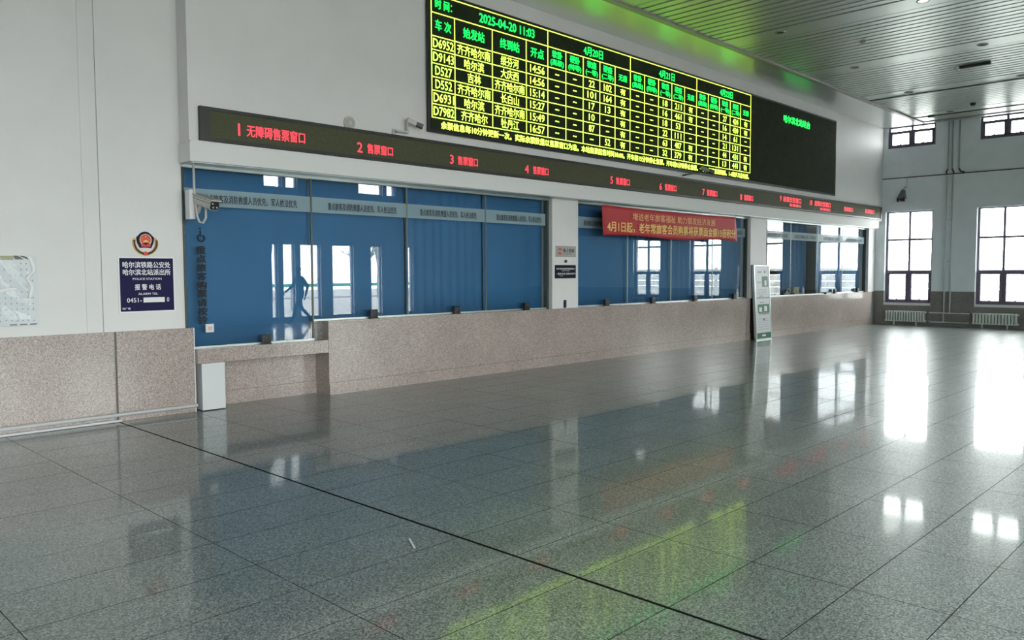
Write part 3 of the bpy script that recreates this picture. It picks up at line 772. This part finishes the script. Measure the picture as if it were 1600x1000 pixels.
build('curled_film_edge', sv, M_white, r, smooth=True)

r.location.y -= .022
# pillar signs
r = thing('steel_sign', 'small brushed steel plate with red mark and black lettering, top of the pillar signs', 'sign', (10.92, 9.27, 1.92))
build('plate', MB().box(10.645, 11.195, 9.268, 9.28, 1.915, 2.105), M_silver, r, bevel=.003)
rm = MB()
for k in range(2):
    q0 = k*math.pi
    pts = [(10.75+.055*math.cos(q0+t_), 2.012+.06*math.sin(q0+t_)) for t_ in np.linspace(.3, 2.6, 9)] + [(10.75+.026*math.cos(q0+t_), 2.012+.03*math.sin(q0+t_)) for t_ in np.linspace(2.6, .3, 9)]
    rm.poly(pts[::-1], 9.2655, 9.2685)
build('red_mark', rm, M_reds, r)
t = MB(); text(t, '敬上客服', 10.84, 11.14, 1.995, 2.06, 9.2665, .03); text(t, 'Jing shang', 10.85, 11.06, 1.955, 1.98, 9.2665, .01)
tag(build('lettering', t, M_black, r), kind='stuff')
o = build('wall_button', disc(10.915, 1.838, .028, 9.262, 9.28, 18), M_black); tag(o, 'small round black button between the two pillar signs', 'button')
r = thing('dark_sign', 'dark navy plate with white lettering, bottom of the pillar signs', 'sign', (10.9, 9.27, 1.53))
build('plate', MB().box(10.625, 11.19, 9.268, 9.28, 1.535, 1.77), mat('dark navy plate', (.004,.004,.014), .6, spec=.15), r, bevel=.003)
t = MB(); text(t, '哈尔滨北站重点旅客服务台', 10.66, 11.15, 1.69, 1.72, 9.2665, .03); text(t, 'SERVICE DESK', 10.80, 11.02, 1.662, 1.677, 9.2665, .01)
text(t, '▸ 服务电话 请按铃呼叫', 10.66, 11.17, 1.60, 1.632, 9.2665, .03); text(t, 'CALL', 10.74, 10.84, 1.572, 1.587, 9.2665, .01)
tag(build('lettering', t, M_white, r), kind='stuff')
o = build('card_holder', MB().box(10.86, 10.93, 9.268, 9.28, 1.01, 1.15), M_navy, bevel=.003); tag(o, 'tiny dark blue card holder at the foot of the signed pillar', 'card holder')

# ------------------------------------------------------------------ speaker and cameras
r = thing('wall_speaker', 'round white wall speaker just above the LED strip', 'speaker', (6.27, 9.11, 3.64))
build('ring', disc(6.27, 3.645, .088, 9.095, 9.12, 30), M_cream, r)
build('grille', disc(6.27, 3.645, .066, 9.088, 9.096, 30), mat('speaker mesh', (.40,.39,.36), .6), r)
build('dome', MB().ball((6.27, 9.088, 3.645), .035, 14, 8, (1, .25, 1)), M_cream, r, smooth=True)

def bullet(lab, foot, head, d, L, rad, dark, arm):
    """camera: wall plate at foot, arm to head, barrel along d"""
    r = thing('security_camera', lab, 'camera', foot)
    d = Vector(d).normalized(); h = Vector(head)
    build('wall_plate', MB().box(foot[0]-.03, foot[0]+.03, foot[1]-.02, foot[1], foot[2]-.05, foot[2]+.05) if arm != 'x' else MB().box(foot[0]-.02, foot[0], foot[1]-.05, foot[1]+.05, foot[2]-.03, foot[2]+.03), M_cream, r, bevel=.004)
    build('arm', MB().tube([foot, (Vector(foot)+h)/2+Vector((0,0,-.03)), h-Vector((0,0,rad))], .014, 10), M_cream, r, smooth=True)
    build('barrel', MB().tube([h-d*L*.5, h+d*L*.42], rad, 16), M_black if dark else M_cream, r, smooth=False)
    build('lens_face', MB().tube([h+d*L*.42, h+d*L*.5], [rad*1.02, rad*.98], 16), M_black, r)
    return r
# near camera under the fascia: box housing with sun hood
r = thing('security_camera', 'large cream box security camera beside the wall edge, left of the first pane', 'camera', (4.115, 9.2, 2.25))
build('back_box', MB().box(4.10, 4.17, 9.18, 9.30, 2.28, 2.62), M_wpl, r, bevel=.006)
hd = Vector((.16, -.94, -.26)).normalized(); c0 = Vector((4.225, 9.06, 2.475)); up = Vector((0,0,1)); sd = hd.cross(up).normalized(); up = sd.cross(hd)
def obox(c, L, w, h, ch=.3):
    b = MB(); n0 = len(b.v); prof = [(-w, -h*(1-ch)), (-w*(1-ch), -h), (w*(1-ch), -h), (w, -h*(1-ch)), (w, h*(1-ch)), (w*(1-ch), h), (-w*(1-ch), h), (-w, h*(1-ch))]
    for s_ in (-L, L):
        for p in prof: b.v.append(tuple(c+hd*s_+sd*p[0]+up*p[1]))
    b.f = [tuple(range(7, -1, -1)), tuple(range(8, 16))] + [(k, (k+1) % 8, 8+(k+1) % 8, 8+k) for k in range(8)]
    return b
build('housing', obox(c0, .19, .062, .056), M_cream, r)
build('sun_hood', obox(c0+up*.058+hd*.015, .20, .07, .008, .1), M_cream, r)
build('side_seam', obox(c0+up*.018, .188, .0635, .003, .1), M_black, r)
build('lens_face', obox(c0+hd*.192, .004, .056, .050), M_black, r)
for q_ in (sd*.03+up*.018, sd*.018-up*.024, -sd*.03-up*.022): build('infrared_lamp', MB().ball(c0+hd*.198+q_, .010, 8, 6), M_wpl, r)
build('bracket', MB().tube([(4.17, 9.22, 2.40), (4.20, 9.17, 2.36), (4.20, 9.12, 2.44)], .022, 10), M_cream, r, smooth=True)
build('cable', MB().tube([(4.155, 9.17, 2.925), (4.155, 9.17, 2.62), (4.16, 9.15, 2.45), (4.165, 9.13, 2.31), (4.18, 9.11, 2.245), (4.215, 9.09, 2.235), (4.24, 9.07, 2.29), (4.24, 9.07, 2.40), (4.225, 9.06, 2.45)], .0135, 10), M_cream, r, smooth=True)

r = thing('security_camera', 'small security camera on a bracket left of the departure board', 'camera', (7.05, 9.11, 3.58))
build('wall_plate', MB().box(6.98, 7.03, 9.09, 9.12, 3.56, 3.66), M_cream, r, bevel=.003)
build('arm', MB().box(6.99, 7.22, 9.03, 9.09, 3.615, 3.645), M_cream, r, bevel=.003)
build('upright', MB().box(7.19, 7.225, 9.03, 9.07, 3.64, 3.76), M_cream, r)
hd = Vector((.80, -.45, -.34)).normalized(); up = Vector((0,0,1)); sd = hd.cross(up).normalized(); up = sd.cross(hd)
c0 = Vector((7.28, 8.99, 3.755))
build('housing', obox(c0, .10, .035, .032), M_cream, r); build('sun_hood', obox(c0+up*.035, .11, .042, .006, .1), M_wpl, r)
build('lens_face', obox(c0+hd*.08, .05, .037, .034), M_black, r)
build('cable', MB().tube([(7.03, 9.08, 3.62), (7.03, 9.09, 3.60), (6.98, 9.11, 3.595)], .006, 6), M_rim, r)

r = thing('security_camera', 'small dark security camera mounted at the bottom edge of the departure board', 'camera', (14.7, 9.06, 3.66))
build('arm', MB().tube([(14.45, 9.115, 3.62), (14.45, 9.02, 3.64), (14.75, 9.0, 3.69), (14.95, 8.97, 3.74)], .014, 8), M_dgrey, r)
hd = Vector((.85, -.45, -.28)).normalized(); up = Vector((0,0,1)); sd = hd.cross(up).normalized(); up = sd.cross(hd); c0 = Vector((15.06, 8.93, 3.78))
build('housing', obox(c0, .12, .04, .038), mat('greenish lit camera housing', (.22,.25,.2), .5), r); build('lens_face', obox(c0+hd*.12, .06, .045, .045), M_black, r)

r = thing('security_camera', 'grey dome security camera hanging on the end wall', 'camera', (25.6, 8.47, 3.7))
build('arm', MB().tube([(25.68, 8.42, 4.12), (25.55, 8.42, 4.14), (25.48, 8.43, 4.06)], .022, 10).tube([(25.68, 8.40, 4.42), (25.67, 8.40, 4.12)], .012, 8), M_rad, r, smooth=True)
build('shroud', MB().tube([(25.48, 8.43, 4.06), (25.48, 8.45, 3.96), (25.48, 8.47, 3.86), (25.48, 8.47, 3.79)], [.05, .08, .115, .12], 16), mat('grey camera shroud', (.14,.155,.155), .4), r, smooth=True)
build('lens_dome', MB().ball((25.48, 8.47, 3.785), .085, 14, 8), M_black, r, smooth=True)
for q_ in (8.36, 8.53): build('visor', MB().box(25.36, 25.40, q_, q_+.05, 3.70, 3.82), M_dgrey, r)

# ------------------------------------------------------------------ poster stand
r = thing('poster_stand', 'tall narrow white and green poster stand leaning at the gap between counters', 'poster stand', (18.0, 9.12, 0))
sx0, sx1 = 17.74, 18.46
def lean(mb):  # rake the stand back against the counter
    mb.v = [(x-.12*z/1.78*0, y+.10*(z/1.78)+.0, z) for x, y, z in mb.v]; return mb
y0 = 9.11
build('frame', lean(MB().box(sx0-.03, sx0, y0-.02, y0+.04, 0, 1.80).box(sx1, sx1+.03, y0-.02, y0+.04, 0, 1.80).box(sx0, sx1, y0-.02, y0+.04, 1.77, 1.80).box(sx0, sx1, y0-.02, y0+.04, 0, .03)), M_alu, r)
build('top_bar', lean(MB().box(sx0-.03, sx1+.03, y0-.026, y0-.02, 1.785, 1.80)), M_dgrey, r)
build('poster', lean(MB().box(sx0, sx1, y0-.012, y0+.02, .03, 1.77)), M_paper, r)
for q_ in ((sx0+.36, sx0+.66, 1.27, 1.52), (sx0+.10, sx1-.04, .64, .85), (sx0, sx1, .03, .165)):
    build('green_print', lean(MB().box(q_[0], q_[1], y0-.0145, y0-.012, q_[2], q_[3])), M_green, r)
for q_ in ((.48, .58, 1.30, 1.42), (.16, .30, .67, .78), (.42, .56, .68, .80), (.27, .45, .08, .12)):
    build('white_print', lean(MB().box(sx0+q_[0], sx0+q_[1], y0-.016, y0-.0145, q_[2], q_[3])), M_white, r)
tt = MB()
text(tt, '扫码购票', sx0+.14, sx0+.36, 1.60, 1.65, y0-.0135, .02); tt.box(sx0+.48, sx0+.54, y0-.0145, y0-.012, 1.60, 1.66)
text(tt, '手机购票', sx0+.12, sx0+.30, 1.35, 1.40, y0-.0135, .01)
text(tt, '温馨提示', sx0+.18, sx0+.40, 1.035, 1.06, y0-.0135, .03); text(tt, '铁路购票服务指南', sx0+.06, sx1-.04, .985, 1.02, y0-.0135, .03)
text(tt, '操作步骤', sx0+.22, sx0+.42, .88, .91, y0-.0135, .03); text(tt, '电子客票报销凭证', sx0+.14, sx1-.06, .60, .635, y0-.0135, .04)
for k in range(5): tt.box(sx0+.10, sx1-.12-.05*(k % 2), y0-.0135, y0-.012, 1.09+.028*k, 1.094+.028*k)
for k in range(6): tt.box(sx0+.08, sx1-.10-.06*(k % 2), y0-.0135, y0-.012, .25+.05*k, .255+.05*k)
tt.box(sx0+.36, sx0+.42, y0-.0135, y0-.012, .46, .50)
tag(build('lettering', lean(tt), M_dgrey, r), kind='stuff')

# ------------------------------------------------------------------ items on the far counter
def small(name, lab, cat, parts, loc):
    r = thing(name, lab, cat, loc)
    for nm, mb, m, sm in parts: build(nm, mb, m, r, smooth=sm)
    return r
small('office_chair', 'dark office chair back behind the open third bay pane', 'chair', (
    ('backrest', MB().poly([(20.55,.95),(21.05,.95),(21.08,1.35),(21.0,1.46),(20.6,1.46),(20.52,1.35)], 10.0, 10.07), M_dgrey, False),
    ('seat', MB().box(20.5, 21.1, 9.95, 10.5, .45, .53), M_dgrey, False), ('post', MB().tube([(20.8,10.2,.1),(20.8,10.2,.45)], .03), M_dgrey, True),
    ('back_post', MB().box(20.76, 20.84, 10.07, 10.10, .50, 1.0), M_dgrey, False),
    ('base', MB().box(20.5, 21.1, 10.17, 10.23, .0, .1).box(20.77, 20.83, 9.9, 10.5, 0, .1), M_dgrey, False)), (20.8, 10.2, 0))
small('tan_box', 'tan cardboard box on the counter in front of the dark chair', 'box', (('box', MB().box(20.78, 21.12, 9.62, 9.74, 1.002, 1.20), mat('tan card', (.25,.23,.13), .7), False), ('lid', MB().box(20.76, 21.14, 9.60, 9.76, 1.19, 1.215), mat('tan card lid', (.28,.26,.16), .7), False)), (20.95, 9.68, 1.002))
small('telephone', 'black desk telephone behind the glass next to the poster stand', 'telephone', (
    ('body', MB().poly([(19.95,1.002),(20.35,1.002),(20.3,1.07),(20.15,1.14),(19.98,1.05)], 9.50, 9.62), M_black, False),
    ('handset', MB().tube([(20.0,9.50,1.09),(20.12,9.50,1.17),(20.32,9.50,1.15)], [.03,.02,.03], 10), M_black, True)), (20.15, 9.56, 1.002))
small('desk_printer', 'low black desk printer behind the glass under the tan box', 'printer', (('body', MB().box(20.5, 20.98, 9.47, 9.58, 1.002, 1.07), M_black, False), ('paper_slot', MB().box(20.55, 20.93, 9.465, 9.47, 1.03, 1.04), M_dgrey, False)), (20.75, 9.53, 1.002))
def bottle(x, y, lab):
    small('water_bottle', lab, 'bottle', (('body', MB().tube([(x,y,1.002),(x,y,1.15),(x,y,1.18),(x,y,1.20)], [.035,.035,.015,.015], 14), M_wpl, True), ('cap', MB().tube([(x,y,1.20),(x,y,1.225)], .018, 12), M_white, True)), (x, y, 1.002))
bottle(21.22, 9.56, 'white bottle right of the tan box')
bottle(22.08, 9.46, 'white bottle left of the low black keypad')
bottle(17.45, 9.47, 'pale bottle behind the last pane of the second bay')
small('keypad', 'low black keypad with a white edge on the far counter', 'keypad', (('body', MB().box(22.18, 22.62, 9.32, 9.38, 1.002, 1.05), M_black, False), ('edge', MB().box(22.2, 22.5, 9.315, 9.32, 1.01, 1.035), M_wpl, False)), (22.4, 9.34, 1.002))

# ------------------------------------------------------------------ radiators and pipes
def radiator(y0, y1, lab):
    r = thing('radiator', lab, 'radiator', (25.52, (y0+y1)/2, 0)); n = int(round((y1-y0)/.0775))
    for k in range(n):
        a = y0+(y1-y0)*k/n
        build('section', MB().box(25.47, 25.58, a+.012, a+(y1-y0)/n-.012, .115, .435), M_rad, r, bevel=.01)
    build('top_rail', MB().box(25.475, 25.575, y0+.01, y1-.01, .40, .428), M_rad, r); build('bottom_rail', MB().box(25.475, 25.575, y0+.01, y1-.01, .122, .15), M_rad, r)
    for a in (y0+.25, y1-.25): build('leg', MB().box(25.49, 25.56, a-.015, a+.015, 0, .13), M_rad, r)
    for a in ((y0, y1)): build('valve', MB().ball((25.55, a, .40), .03, 8, 6).ball((25.55, a, .145), .03, 8, 6), M_wpl, r)
radiator(7.75, 8.88, 'white radiator under the window next to the counter corner')
radiator(5.38, 6.50, 'white radiator under the second window, at the right edge')
r = thing('heating_pipes', 'white heating pipes rising between the two radiators', 'pipes', (25.6, 7.15, 0))
for q_ in ([(25.55, 7.66, .40), (25.58, 7.6, .40), (25.58, 6.66, .40), (25.55, 6.60, .40)], [(25.55, 7.66, .145), (25.58, 7.6, .13), (25.58, 6.66, .13), (25.55, 6.60, .145)]):
    build('pipe', MB().tube(q_, .018, 8), M_rad, r, smooth=True)
for y_, z_ in ((7.28, .13), (7.12, .40)): build('riser', MB().tube([(25.60, y_, z_), (25.60, y_, 4.4)], .022, 8), M_rad, r, smooth=True)
for z_ in (1.9, 3.1): build('pipe_clip', MB().box(25.585, 25.64, 7.09, 7.31, z_, z_+.02), M_rad, r)
r = thing('upper_pipes', 'grey pipes between the two clerestory windows', 'pipes', (25.68, 7.15, 4.45))
M_up = mat('grey upper pipe', (.36,.39,.38), .5)
for y_ in (7.29, 7.18, 7.0): build('pipe', MB().tube([(25.69, y_, 4.58), (25.69, y_, 5.96)], .018, 8), M_up, r, smooth=True)
for q_ in ([(25.69, 7.29, 4.58), (25.66, 7.33, 4.50), (25.64, 7.30, 4.44)], [(25.69, 7.18, 4.58), (25.66, 7.14, 4.50), (25.64, 7.12, 4.44)], [(25.69, 7.0, 4.58), (25.65, 6.95, 4.49), (25.62, 6.84, 4.45)]):
    build('elbow', MB().tube(q_, .022, 8), M_dgrey, r, smooth=True)

# ------------------------------------------------------------------ ceiling fittings
def downlight(x, y, lit, lab):
    r = thing('downlight', lab, 'ceiling light', (x, y, CZ-.004), 'round ceiling downlights')
    n = 20; b = MB()
    for rr, z in ((.10, CZ-.004), (.10, CZ-.016), (.078, CZ-.016), (.070, CZ-.006)):
        for k in range(n): b.v.append((x+rr*math.cos(2*math.pi*k/n), y+rr*math.sin(2*math.pi*k/n), z))
    for j in range(3):
        for k in range(n): b.f.append((j*n+k, (j+1)*n+k, (j+1)*n+(k+1) % n, j*n+(k+1) % n))
    build('ring', b, M_rim, r, smooth=True)
    l = MB(); l.v = [(x+.071*math.cos(2*math.pi*k/n), y+.071*math.sin(2*math.pi*k/n), CZ-.0065) for k in range(n)]; l.f = [tuple(reversed(range(n)))]
    build('lens', l, E_lamp if lit else mat('unlit lamp', (.12,.12,.11), .15), r)
downlight(14.07, 4.43, True, 'lit downlight at the top edge of the photo')
downlight(14.05, 6.84, False, 'unlit downlight nearest the departure board')
downlight(17.57, 6.86, False, 'unlit downlight in the second flat band')
downlight(17.57, 4.44, False, 'unlit downlight in the second flat band, towards the right edge')
downlight(20.95, 6.87, False, 'unlit downlight in the third flat band')
downlight(20.95, 4.51, False, 'unlit downlight in the third flat band at the right edge')
downlight(24.25, 6.87, False, 'unlit downlight nearest the clerestory windows')
o = build('smoke_detector', MB().tube([(15.70, 5.99, CZ), (15.70, 5.99, CZ-.03), (15.70, 5.99, CZ-.045)], [.05,.05,.03], 16), M_rim, smooth=True); tag(o, 'small round smoke detector between the first two flat bands', 'detector')
o = build('smoke_detector', MB().tube([(23.49, 6.12, CZ), (23.49, 6.12, CZ-.05), (23.49, 6.12, CZ-.07)], [.07,.07,.04], 16), M_dgrey, smooth=True); tag(o, 'dark round detector near the end wall', 'detector')
r = thing('ceiling_camera', 'dark elongated fitting on the ceiling slats at the right', 'fitting', (19.1, 5.0, CZ))
build('body', MB().box(19.06, 19.16, 4.67, 5.25, CZ-.06, CZ), M_dgrey, r, bevel=.01); build('lens', MB().ball((19.1, 5.30, CZ-.04), .05, 10, 8), M_wpl, r, smooth=True)
o = build('ceiling_hook', MB().box(24.52, 24.64, 7.36, 7.52, CZ-.05, CZ-.004), M_black, bevel=.006); tag(o, 'small black clip on the ceiling by the trim corner', 'clip')
o = build('litter_strip', MB().raw([(3.05,3.87,.001),(3.062,3.866,.001),(2.972,3.70,.002),(2.96,3.704,.002),(3.05,3.87,.003),(3.062,3.866,.003),(2.972,3.70,.004),(2.96,3.704,.004)], [(0,3,2,1),(4,5,6,7),(0,1,5,4),(1,2,6,5),(2,3,7,6),(3,0,4,7)]), M_white); tag(o, 'thin white strip of litter on the open floor', 'litter')
